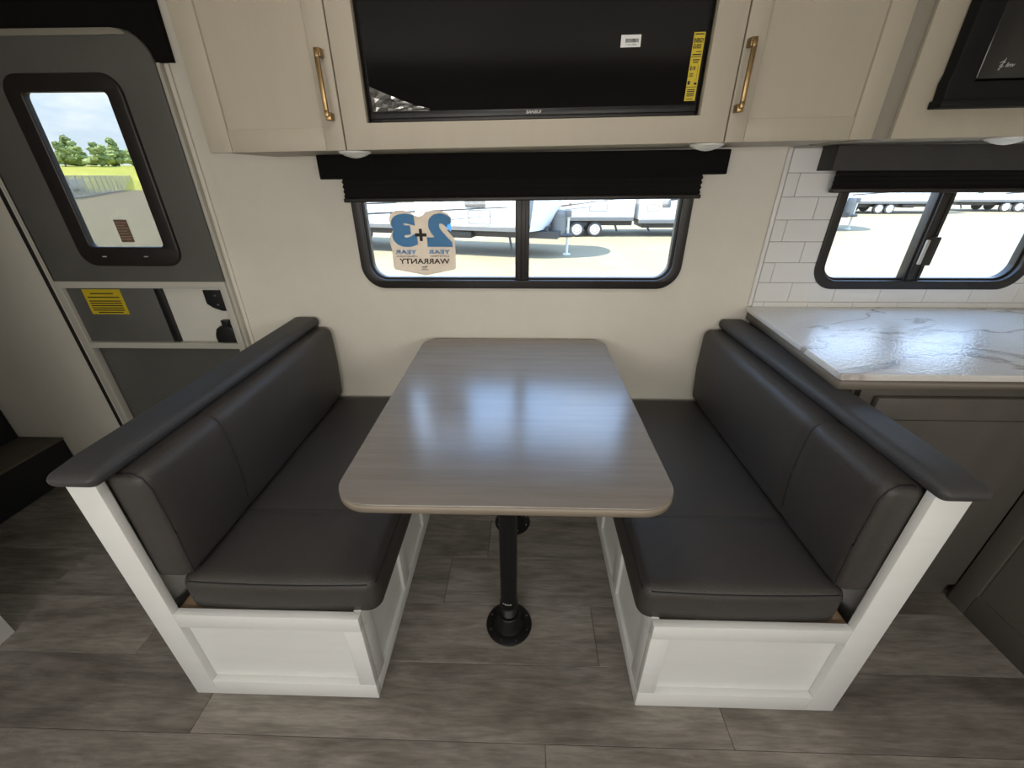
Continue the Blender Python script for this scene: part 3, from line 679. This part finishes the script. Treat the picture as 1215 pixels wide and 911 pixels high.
# ================================================================== DINETTE BENCHES
YF = -1.030
def bench(label, s, X0, X1, X2):
    """s = -1 left bench, +1 right bench; X0 outer face, X1 post inner face, X2 inner (aisle) face"""
    t = thing('dinette_bench', ((X0 + X2) / 2, -0.5, 0), label, 'bench', 'dinette benches')
    def bx(name, xa, xb, *a, **k): return box(name, min(xa, xb), max(xa, xb), *a, **k)
    yb = YF + 0.022
    bx('end_post', X0, X1, YF, YF + .022, 0.0, .818, 'white', t, bev=.002)
    bx('back_panel', X0, X0 - s * .018, YF + .023, -0.004, 0.0, .818, 'white', t)
    bx('inner_back_panel', X0 - s * .019, X0 - s * .027, YF + .023, -0.004, .36, .818, 'white', t)
    xi = X2 + s * .047
    bx('top_rail', X1 - s * .0005, X2, YF, yb, .322, .374, 'white', t, bev=.0015)
    bx('bottom_rail', X1 - s * .0005, X2, YF, yb, 0.0, .066, 'white', t, bev=.0015)
    bx('corner_stile', xi, X2, YF + .0004, yb, .0665, .3215, 'white', t, bev=.001)
    bx('front_panel', X1 + s * .01, xi - s * .004, YF + .0205, YF + .0275, .060, .328, 'white', t)
    # aisle side: frame with recessed panels
    xs0, xs1 = X2, X2 + s * .020
    bx('side_top_rail', xs0, xs1, yb + .0005, -.004, .312, .374, 'white', t, bev=.0015)
    bx('side_bottom_rail', xs0, xs1, yb + .0005, -.004, 0, .052, 'white', t, bev=.0015)
    for (a, b) in ((yb + .0006, -.955), (-.705, -.640), (-.400, -.335), (-.075, -.0045)):
        bx('side_stile', xs0 + s * .0004, xs1, a, b, .0525, .3115, 'white', t, bev=.001)
    for (a, b) in ((-.954, -.706), (-.639, -.401), (-.334, -.076)):
        bx('side_panel', xs0 + s * .011, xs0 + s * .017, a, b, .050, .314, 'white', t)
    bx('seat_board', X1 + s * .004, X2 + s * .021, YF + .028, -.004, .350, .3655, 'plywood', t)
    # padded cap along the top
    ca, cb = (X0 - .008, X1 + .034) if s < 0 else (X1 - .016, X0 + .010)
    def droop(p, c, h):
        k = max(0, 1 - (p.y - (YF - .026)) / .09)
        if p.z > c.z: p.z -= .010 * k * k * (p.z - c.z) / h.z
        return p
    me = cushion_mesh('cap', ca, cb, YF - .026, -.003, .8185, .8605, .0205, droop, (4, 20, 2))
    link('padded_cap', me, 'cap', t)['label'] = 'charcoal padded cap'
    return t
bench('white dinette bench with recessed panels on the left, beside the entry door', -1, -0.958, -0.891, -0.400)
bench('white dinette bench with recessed panels on the right, beside the kitchen counter', 1, 0.937, 0.859, 0.362)

def seat(label, x0, x1, s):
    def fn(p, c, h):
        u, v_ = (p.x - c.x) / h.x, (p.y - c.y) / h.y
        k = max(0, 1 - u * u) * max(0, 1 - v_ ** 4)
        if p.z > c.z: p.z += .006 * k - .005 * math.exp(-((p.y + .752) / .012) ** 2) * (1 - abs(u) ** 8)
        zl = c.z - h.z
        if p.z < zl + .034: p.z = zl + (p.z - zl) * .22
        p.y -= .006 * max(0, 1 - u * u) * (1 if v_ < -.9 else 0)
        return p
    t = thing('seat_cushion', ((x0 + x1) / 2, -.5, .366), label, 'cushion', 'dinette seat cushions')
    link('cover', cushion_mesh('seat', x0, x1, -1.002, -.006, .3665, .476, .034, fn, (16, 70, 3)), 'leather', t)
    n = 22
    tube('seam', [(x0 + .03 + (x1 - x0 - .06) * k / n, -.752, .4733 + .0035 * (1 - (2 * k / n - 1) ** 2)) for k in range(n + 1)], .0021, 'piping', t, 6)
    P = [(x0 + .024 + (x1 - x0 - .048) * k / n, -0.996 - .006 * max(0, 1 - ((k / n) * 2 - 1) ** 2), .463) for k in range(n + 1)]
    tube('front_piping', P, .0022, 'piping', t, 6)
    bx_ = x1 - .0045 if s < 0 else x0 + .0045
    tube('side_piping', [(bx_, -.985 + .965 * k / n, .4605) for k in range(n + 1)], .0020, 'piping', t, 6)
seat('charcoal leatherette seat cushion of the left bench', -0.868, -0.350, -1)
seat('charcoal leatherette seat cushion of the right bench', 0.328, 0.842, 1)

def backrest(label, xf, xb, s):
    """xf front (table side), xb behind"""
    x0, x1 = min(xf, xb), max(xf, xb)
    def fn(p, c, h):
        v_ = (p.y - c.y) / h.y; q = (p.z - c.z) / h.z
        front = (p.x - c.x) / h.x * (-s)
        if front > 0: p.x -= s * .010 * max(0, 1 - v_ ** 6) * max(0, 1 - (q + .1) ** 2) - s * .005 * math.exp(-((p.y + .755) / .011) ** 2)
        p.x += -s * (-.010) * (-q if q < 0 else 0)
        if q > .6: p.z += .004 * max(0, 1 - v_ ** 8) - .005 * math.exp(-((p.y + .755) / .011) ** 2)
        return p
    t = thing('back_cushion', (xf, -.5, .478), label, 'cushion', 'dinette back cushions')
    link('cover', cushion_mesh('back', x0, x1, -1.006, -.010, .481, .8172, .030, fn, (4, 70, 10)), 'leather', t)
    P = []
    for k in range(25):
        q = k / 24
        if q < .3: a = q / .3 * math.pi / 2; x, z = xf + s * .030 - s * .031 * math.sin(a), .787 + .031 * math.cos(a)
        else: x, z = xf - s * .001, .787 - .26 * (q - .3) / .7
        qq = (z - .649) / .168
        if q > .12: x -= s * (.010 * max(0, 1 - (qq + .1) ** 2) - .0048) * min(1, (q - .12) / .15)
        if qq < 0: x -= s * .010 * qq
        P.append((x, -.755, z - (.003 if q < .2 else 0)))
    tube('seam', P, .0021, 'piping', t, 6)
    # welt round the near end
    E_ = [(xf + s * .004, -.997, .50), (xf + s * .004 - s * .005, -.997, .64), (xf + s * .003, -.997, .772), (xf + s * .012, -.997, .803), (xf + s * .032, -.997, .8145), (xb - s * .03, -.997, .8145)]
    E2 = []
    for a, b in zip(E_, E_[1:]):
        for k in range(6): E2.append(tuple(a[i] + (b[i] - a[i]) * k / 6 for i in range(3)))
    tube('end_piping', E2, .0022, 'piping', t, 6)
backrest('charcoal leatherette back cushion of the left bench', -0.806, -0.908, -1)
backrest('charcoal leatherette back cushion of the right bench', 0.784, 0.884, 1)

# ================================================================== TABLE
tb = thing('dinette_table', (-0.018, -0.53, 0), 'grey wood-grain dinette table with rounded corners on two black pedestals', 'table')
plate('table_top', [rrect(-0.400, 0.365, -1.028, -0.025, (0.085, 0.085, 0.06, 0.06), 14)], .7455, .769, 'table', tb, 'xy', bev=0.0022)
o_ = rrect(-0.4012, 0.3662, -1.0292, -0.0238, (0.086, 0.086, 0.061, 0.061), 14); i_ = rrect(-0.3985, 0.3635, -1.0265, -0.0265, (0.084, 0.084, 0.059, 0.059), 14)
plate('edge_band', [o_, i_], .7465, .7665, 'edge', tb, 'xy')
for yy in (-0.792, -0.320):
    lg = lathe('pedestal', [(0, .09), (.0275, .09), (.0275, .735), (.050, .735), (.052, .7455), (0, .7455)], (-.018, yy, 0), 'blackmetal', tb, 32)
    bs_ = lathe('base_flange', [(0, 0.0005), (.078, 0.0005), (.079, .004), (.074, .008), (.052, .014), (.042, .030), (.038, .062), (.034, .066), (.034, .070), (0, .070)], (-.018, yy, 0), 'blackmetal', tb, 48)
    for k in range(8):
        a = math.pi / 8 + k * math.pi / 4
        cyl('screw', (-.018 + .066 * math.cos(a), yy + .066 * math.sin(a), .0105), .0035, .003, 'z', 'screw', bs_, 10)
    lathe('threaded_collar', [(.0275, .070)] + [(.0275 + (.0028 if k % 2 else .0004), .072 + .003 * k) for k in range(14)] + [(.0278, .116), (.030, .117), (.030, .126), (.0275, .127)], (-.018, yy, 0), 'blackmetal', lg, 32)
    bm = bmesh.new()
    for k in range(5):
        a = -2.2 + .22 * k
        bm_box(bm, -.018 + .0277 * math.cos(a) - .002, -.018 + .0277 * math.cos(a) + .002, yy + .0277 * math.sin(a) - .0008, yy + .0277 * math.sin(a) + .0004, .140, .1435)
    link('collar_marking', bm_mesh(bm, 'mark'), 'silver', lg)

# ================================================================== KITCHEN
kc = thing('countertop', (1.5, -0.4, .886), 'white marbled countertop in front of the tiled kitchen wall', 'countertop')
CT = [(0.945, -.0075), (0.893, -.648), (0.900, -.656), (1.570, -.656), (1.570, -2.05), (2.24, -2.05), (2.24, -.0075)]
plate('slab', [CT], .893, .912, 'marble', kc, 'xy', bev=0.002)
CB = [(0.952, -.0075), (0.902, -.642), (0.908, -.648), (1.578, -.648), (1.578, -2.05), (2.24, -2.05), (2.24, -.0075)]
plate('build_up_strip', [CB], .8615, .8925, 'apron', kc, 'xy')
kb = thing('base_cabinet', (1.25, -0.32, 0), 'brown base cabinet under the countertop behind the right bench', 'cabinet')
box('carcass', 0.975, 2.23, -.612, -.008, 0, .861, 'brown', kb)
plate('face_frame', [[(0.985, 0), (1.597, 0), (1.597, .861), (0.985, .861)], [(1.06, .10), (1.54, .10), (1.54, .80), (1.06, .80)]], -.632, -.613, 'brown', kb, bev=.0015)
dr = box('door', 1.025, 1.5962, -.652, -.633, .07, .836, 'brown', kb, .003)
box('recessed_line', 1.065, 1.525, -.6525, -.651, .84 - .075, .842 - .075, 'ink', dr)
ks = thing('side_base_cabinet', (1.9, -1.3, 0), 'brown base cabinet at the right edge with a recessed door panel', 'cabinet')
box('carcass', 1.618, 2.23, -2.04, -.634, 0, .861, 'brown', ks)
box('corner_stile', 1.597, 1.617, -.716, -.6535, 0.0, .861, 'brown', ks, .002)
box('bottom_rail', 1.597, 1.617, -2.04, -.717, 0.0, .095, 'brown', ks, .002)
box('top_rail', 1.597, 1.617, -2.04, -.717, .80, .861, 'brown', ks, .002)
box('end_stile', 1.597, 1.617, -2.04, -1.97, .096, .799, 'brown', ks, .002)
box('door_panel', 1.607, 1.614, -1.969, -.718, .096, .799, 'brown', ks)

# ================================================================== LEFT SIDE: carpeted steps and white cabinet corner
sp = thing('carpeted_steps', (-2.75, -.45, 0), 'black carpeted steps with brown treads at the left edge', 'steps')
box('riser', -2.56, -2.330, -.90, -.004, 0.0, .198, 'blackcarpet', sp, .006)
box('tread', -2.56, -2.326, -.90, -.004, .1985, .212, 'carpet', sp, .005)
box('riser', -2.95, -2.562, -.90, -.004, 0.0, .405, 'blackcarpet', sp, .006)
box('tread', -2.95, -2.558, -.90, -.004, .4055, .419, 'carpet', sp, .005)
wc = thing('white_shading_unit', (-2.05, -1.5, 0), 'white cabinet whose floor corner shows at the left edge, extended upward to shade the entry', 'cabinet')
box('body', -2.30, -1.722, -2.60, -.862, 0.0, ZC - .004, 'white', wc, .002)  # only the floor corner is known; height added to darken the entry wall
for yy in (-1.72, -.868): box('door', -1.7215, -1.704, yy - .845, yy - .05, .09, ZC - .03, 'white', wc, .002)

# ================================================================== OUTSIDE
GZ = -1.0
gr = bpy.data.meshes.new('ground'); gr.from_pydata([(-400, -400, GZ), (400, -400, GZ), (400, 500, GZ), (-400, 500, GZ)], [], [(0, 1, 2, 3)])
tag(link('ground', gr, 'gravel'), kind='structure')
# rising crop field seen through the door window
def dirp(s_, l): return (-.707 * s_ + .707 * l, .707 * s_ + .707 * l)
prof = [(110, GZ - .05), (114, GZ + .10), (124, .8), (134, 2.2), (146, 3.5), (200, 4.5), (320, 6.0)]
V, F_ = [], []
for (s_, z) in prof:
    for k in range(13): V.append((*dirp(s_, -90 + 15 * k), z + .15 * math.sin(k)))
for i in range(len(prof) - 1):
    for k in range(12): a = i * 13 + k; F_.append((a, a + 1, a + 14, a + 13))
fm = bpy.data.meshes.new('field'); fm.from_pydata(V, [], F_)
for p in fm.polygons: p.use_smooth = True
tag(link('field', fm, 'field'), kind='structure')

# trees
def crown_mesh(seed, tall):
    rnd = random.Random(seed); bm = bmesh.new()
    for k in range(46):
        z = rnd.uniform(.20, 1.05); r = rnd.uniform(.09, .19) * (1.15 - .6 * z)
        a = rnd.uniform(0, 6.28); d = rnd.uniform(0, .42) * (1.15 - z)
        m_ = Matrix.Translation((d * math.cos(a), d * math.sin(a), z)) @ Matrix.Diagonal((1, 1, rnd.uniform(.7, 1.1), 1))
        res = bmesh.ops.create_icosphere(bm, subdivisions=2, radius=r, matrix=m_)
        for v in res['verts']: v.co += Vector((rnd.gauss(0, .022), rnd.gauss(0, .022), rnd.gauss(0, .022)))
    for v in bm.verts: v.co.z *= tall
    return bm_mesh(bm, 'crown')
crowns = [crown_mesh(k, 1.0 + .25 * (k % 2)) for k in range(4)]
def trunk_mesh():
    bm = bmesh.new(); tube_bm(bm, [(0, 0, 0), (.01, 0, .4), (0, .01, .8)], .035, 7); return bm_mesh(bm, 'trunk')
trk = trunk_mesh()
rt = random.Random(3)
ORD = ('first', 'second', 'third', 'fourth', 'fifth')
for r_, (rown, sr) in enumerate((('front', 147.0), ('middle', 152.5), ('back', 158.0))):
    for k in range(4 if r_ else 5):
        l = -9.0 + 6.6 * k + (0, 3.1, 1.4)[r_] + rt.uniform(-.5, .5); x, y = dirp(sr + rt.uniform(-.5, .5), l)
        h = rt.uniform(4.4, 5.6) + .5 * r_
        t = thing('tree', (x, y, 3.3), '%s tree from the left in the %s row of the treeline beyond the field' % (ORD[k], rown), 'tree', 'trees of the treeline')
        c_ = link('crown', crowns[(k + r_) % 4], 'leaf', t, True); c_.scale = (h * 1.15, h * 1.15, h / 1.2); c_.rotation_euler = (0, 0, rt.uniform(0, 6))
        q = link('trunk', trk, 'trunk', t, True); q.scale = (h, h, h)

# fence along the lot
fc = thing('chain_link_fence', (-60, 66, GZ), 'chain-link fence along the gravel lot beyond the door window', 'fence')
FA, FB = Vector((-53, 49, GZ)), Vector((-84, 94, GZ))
n = 14
for k in range(n + 1):
    p = FA.lerp(FB, k / n); tube('post', [p, p + Vector((0, 0, 2.5))], .07, 'fence', fc, 6)
for z in (2.45, .1): tube('rail', [FA + Vector((0, 0, z)), FB + Vector((0, 0, z))], .04, 'fence', fc, 6)
dv = (FB - FA).normalized(); nn = Vector((-dv.y, dv.x, 0)) * .01
bm = bmesh.new(); vv = [bm.verts.new(p) for p in (FA + nn, FB + nn, FB + nn + Vector((0, 0, 2.45)), FA + nn + Vector((0, 0, 2.45)), FA - nn, FB - nn, FB - nn + Vector((0, 0, 2.45)), FA - nn + Vector((0, 0, 2.45)))]
for q in ((0, 1, 2, 3), (7, 6, 5, 4), (0, 4, 5, 1), (1, 5, 6, 2), (2, 6, 7, 3), (3, 7, 4, 0)): bm.faces.new([vv[i] for i in q])
link('mesh_panel', bm_mesh(bm, 'mesh'), 'fencemesh', fc)['kind'] = 'stuff'

# trailers: local +x towards the hitch, -y the side facing us, origin on the ground under the front wall
def trailer(label, loc, rz, L=7.0, zb=.80, nose=.75, wheels=(-4.2, -3.5), wr=.33, capmat='rvcapshade', det=True, tongue=True, H=3.3):
    t = thing('travel_trailer', loc, label, 'trailer', 'trailers parked outside', rz=rz)
    W = 1.2
    bm = bmesh.new(); bm_box(bm, -L, 0, -W, W, zb + .12, H, .08, 3); link('body', bm_mesh(bm, 'body', True), 'rv', t, True)
    bm = bmesh.new(); bm_box(bm, -L + .02, -.02, -W - .01, W + .01, zb, zb + .14, .01, 1); link('skirt', bm_mesh(bm, 'skirt'), 'rvgrey', t, True)
    # bulged front cap
    bm = bmesh.new(); g = []
    zs = [zb + .02 + (H - zb - .06) * i / 12 for i in range(13)]
    for i, z in enumerate(zs):
        q = i / 12; bulge = nose * (math.sin(math.pi * min(1, .12 + .62 * q)) ** .8)
        g.append([bm.verts.new((bulge * (1 - .75 * abs(-1 + 2 * j / 12) ** 2.4) - .01, W * .995 * (-1 + 2 * j / 12), z)) for j in range(13)])
    for i in range(12):
        for j in range(12): bm.faces.new((g[i][j], g[i][j + 1], g[i + 1][j + 1], g[i + 1][j]))
    b0 = [bm.verts.new((-.05, W * .995 * (-1 + 2 * j / 12), zs[0])) for j in range(13)]; b1 = [bm.verts.new((-.05, W * .995 * (-1 + 2 * j / 12), zs[-1])) for j in range(13)]
    for j in range(12): bm.faces.new((g[0][j + 1], g[0][j], b0[j], b0[j + 1])); bm.faces.new((g[-1][j], g[-1][j + 1], b1[j + 1], b1[j]))
    cap = link('front_cap', bm_mesh(bm, 'cap', True), capmat, t, True)
    for k, x in enumerate(wheels):
        for sd_ in (-1, 1):
            wh = cyl('wheel', (x, sd_ * (W - .12), wr), wr, .2, 'y', 'tyre', t, 28, bev=.03, local=True)
            if sd_ < 0:
                cyl('rim', (x, -W + .012, wr), wr * .70, .02, 'y', 'tyrecover', wh, 24, local=True)
                for q in range(10):
                    a = q * 2 * math.pi / 10
                    cyl('rim_slot', (x + wr * .42 * math.cos(a), -W + .0, wr + wr * .42 * math.sin(a)), wr * .075, .01, 'y', 'rvdark', wh, 8, local=True)
    box('chassis', -L + .3, nose * .9, -.75, .75, zb - .22, zb - .02, 'rvdark', t, local=True)
    if det:
        def strip(name, x0, z0_, x1, z1_, th, mt):
            bm = bmesh.new(); vs = []
            for yy in (-W - .006, -W + .01):
                vs += [bm.verts.new((x0, yy, z0_)), bm.verts.new((x1, yy, z1_)), bm.verts.new((x1, yy, z1_ + th)), bm.verts.new((x0, yy, z0_ + th * .4))]
            for q in ((0, 1, 2, 3), (7, 6, 5, 4), (0, 4, 5, 1), (1, 5, 6, 2), (2, 6, 7, 3), (3, 7, 4, 0)): bm.faces.new([vs[i] for i in q])
            link(name, bm_mesh(bm, 'strip'), mt, t, True)
        strip('stripe', -.6, 1.50, -L * .7, 1.12, .07, 'rvdark'); strip('stripe', -.3, 1.75, -L * .8, 1.42, .06, 'rvdark'); strip('stripe', -.8, 1.28, -3.0, 1.06, .03, 'rvgrey')
        strip('stripe', -L * .5, 1.95, -L + .4, 1.62, .05, 'rvgrey')
        for (a, b, c_, d_) in ((-1.9, -1.15, 1.0, 1.42), (-L + .3, -L + .8, 1.0, 1.3)):
            hd_ = plate('hatch_outline', [rrect(a, b, c_, d_, .06, 4), rrect(a + .025, b - .025, c_ + .025, d_ - .025, .04, 4)], -W - .008, -W + .01, 'rvgrey', t, local=True)
        for (a, b) in ((-2.0, -1.3), (-L + .9, -L + 1.7)):
            wn = plate('window', [rrect(a, b, 1.48, 2.45, .08, 4)], -W - .012, -W + .01, 'rvglass', t, local=True)
        box('entry_door', -3.75, -3.10, -W - .012, -W + .01, 1.0, 2.9, 'rv', t, .03, local=True)
        box('vent', -L + .9, -L + 1.25, -W - .015, -W + .01, 1.15, 1.45, 'rvgrey', t, .01, local=True)
        cyl('port', (-L + 2.0, -W - .005, 1.25), .05, .03, 'y', 'rvdark', t, 12, local=True); cyl('port', (-L + 2.5, -W - .005, 1.3), .06, .03, 'y', 'rvdark', t, 12, local=True)
        for x in (-.7, -L + .5): tube('stabiliser', [(x, -.7, zb - .1), (x + .12, -.8, .18)], .04, 'rvdark', t, 6, local=True)
        box('tank', -2.7, -1.9, -1.0, .4, zb - .26, zb - .03, 'rvdark', t, .05, local=True)
    if tongue:
        tube('tongue', [(-.3, -.7, zb - .18), (1.25, 0, zb - .18)], .06, 'rvdark', t, 8, local=True); tube('tongue', [(-.3, .7, zb - .18), (1.25, 0, zb - .18)], .06, 'rvdark', t, 8, local=True)
        pc = lathe('propane_cover', [(0, zb - .16), (.24, zb - .16)] + [(.25 + (.012 if k % 2 else 0), zb - .10 + .075 * k) for k in range(9)] + [(.22, zb + .58), (0, zb + .60)], (.78, 0, 0), 'rvgrey', t, 24, local=True)
        jk = tube('jack_post', [(1.1, 0, .02), (1.1, 0, zb + .38)], .045, 'alu', t, 10, local=True)
        box('jack_head', 1.01, 1.19, -.08, .08, zb + .38, zb + .58, 'rvgrey', jk, .02, local=True); cyl('jack_foot', (1.1, 0, .015), .13, .03, 'z', 'alu', jk, 16, local=True)
        box('battery_box', .35, .55, -.5, -.15, zb - .14, zb + .12, 'rvdark', t, .02, local=True)
    return t
R_ = math.radians
trailer('white travel trailer parked nearest outside the dinette window, hitch to the right', (0.40, 12.885, GZ), R_(-15), 10.0, .80, 1.0, (-8.2, -7.4))
trailer('white trailer with two exposed wheels behind the nearest trailer hitch', (4.65, 18.18, GZ), R_(0), 5.2, .64, .05, (-2.36, -1.60), .30, capmat='rv', tongue=False)
trailer('white trailer at the right end of the dinette window view', (10.9, 18.18, GZ), R_(0), 6.05, .54, .5, (-2.4, -3.1), .30)
trailer('white trailer whose hitch shows at the left of the kitchen window', (14.55, 19.95, GZ), R_(-14), 4.6, .80, .70, (-3.2, -2.5))
trailer('white trailer with low wheels in the left pane of the kitchen window', (27.6, 29.3, GZ), R_(0), 9.0, .62, .6, (-3.6, -4.3), .32)
trailer('white trailer in the right pane of the kitchen window', (38.6, 30.2, GZ), R_(-6), 8.6, .62, .7, (-5.6, -4.8), .32)
for k, lab in enumerate(('white trailer behind the fence, nearest the door', 'white trailer in the middle of the row behind the fence', 'white trailer farthest along the row behind the fence')):
    trailer(lab, (-66 - 8.2 * k, 56 + 12 * k, GZ), R_(124), 8.5, .4, .4, (-4.2, -3.5), det=False, tongue=False, H=2.0)
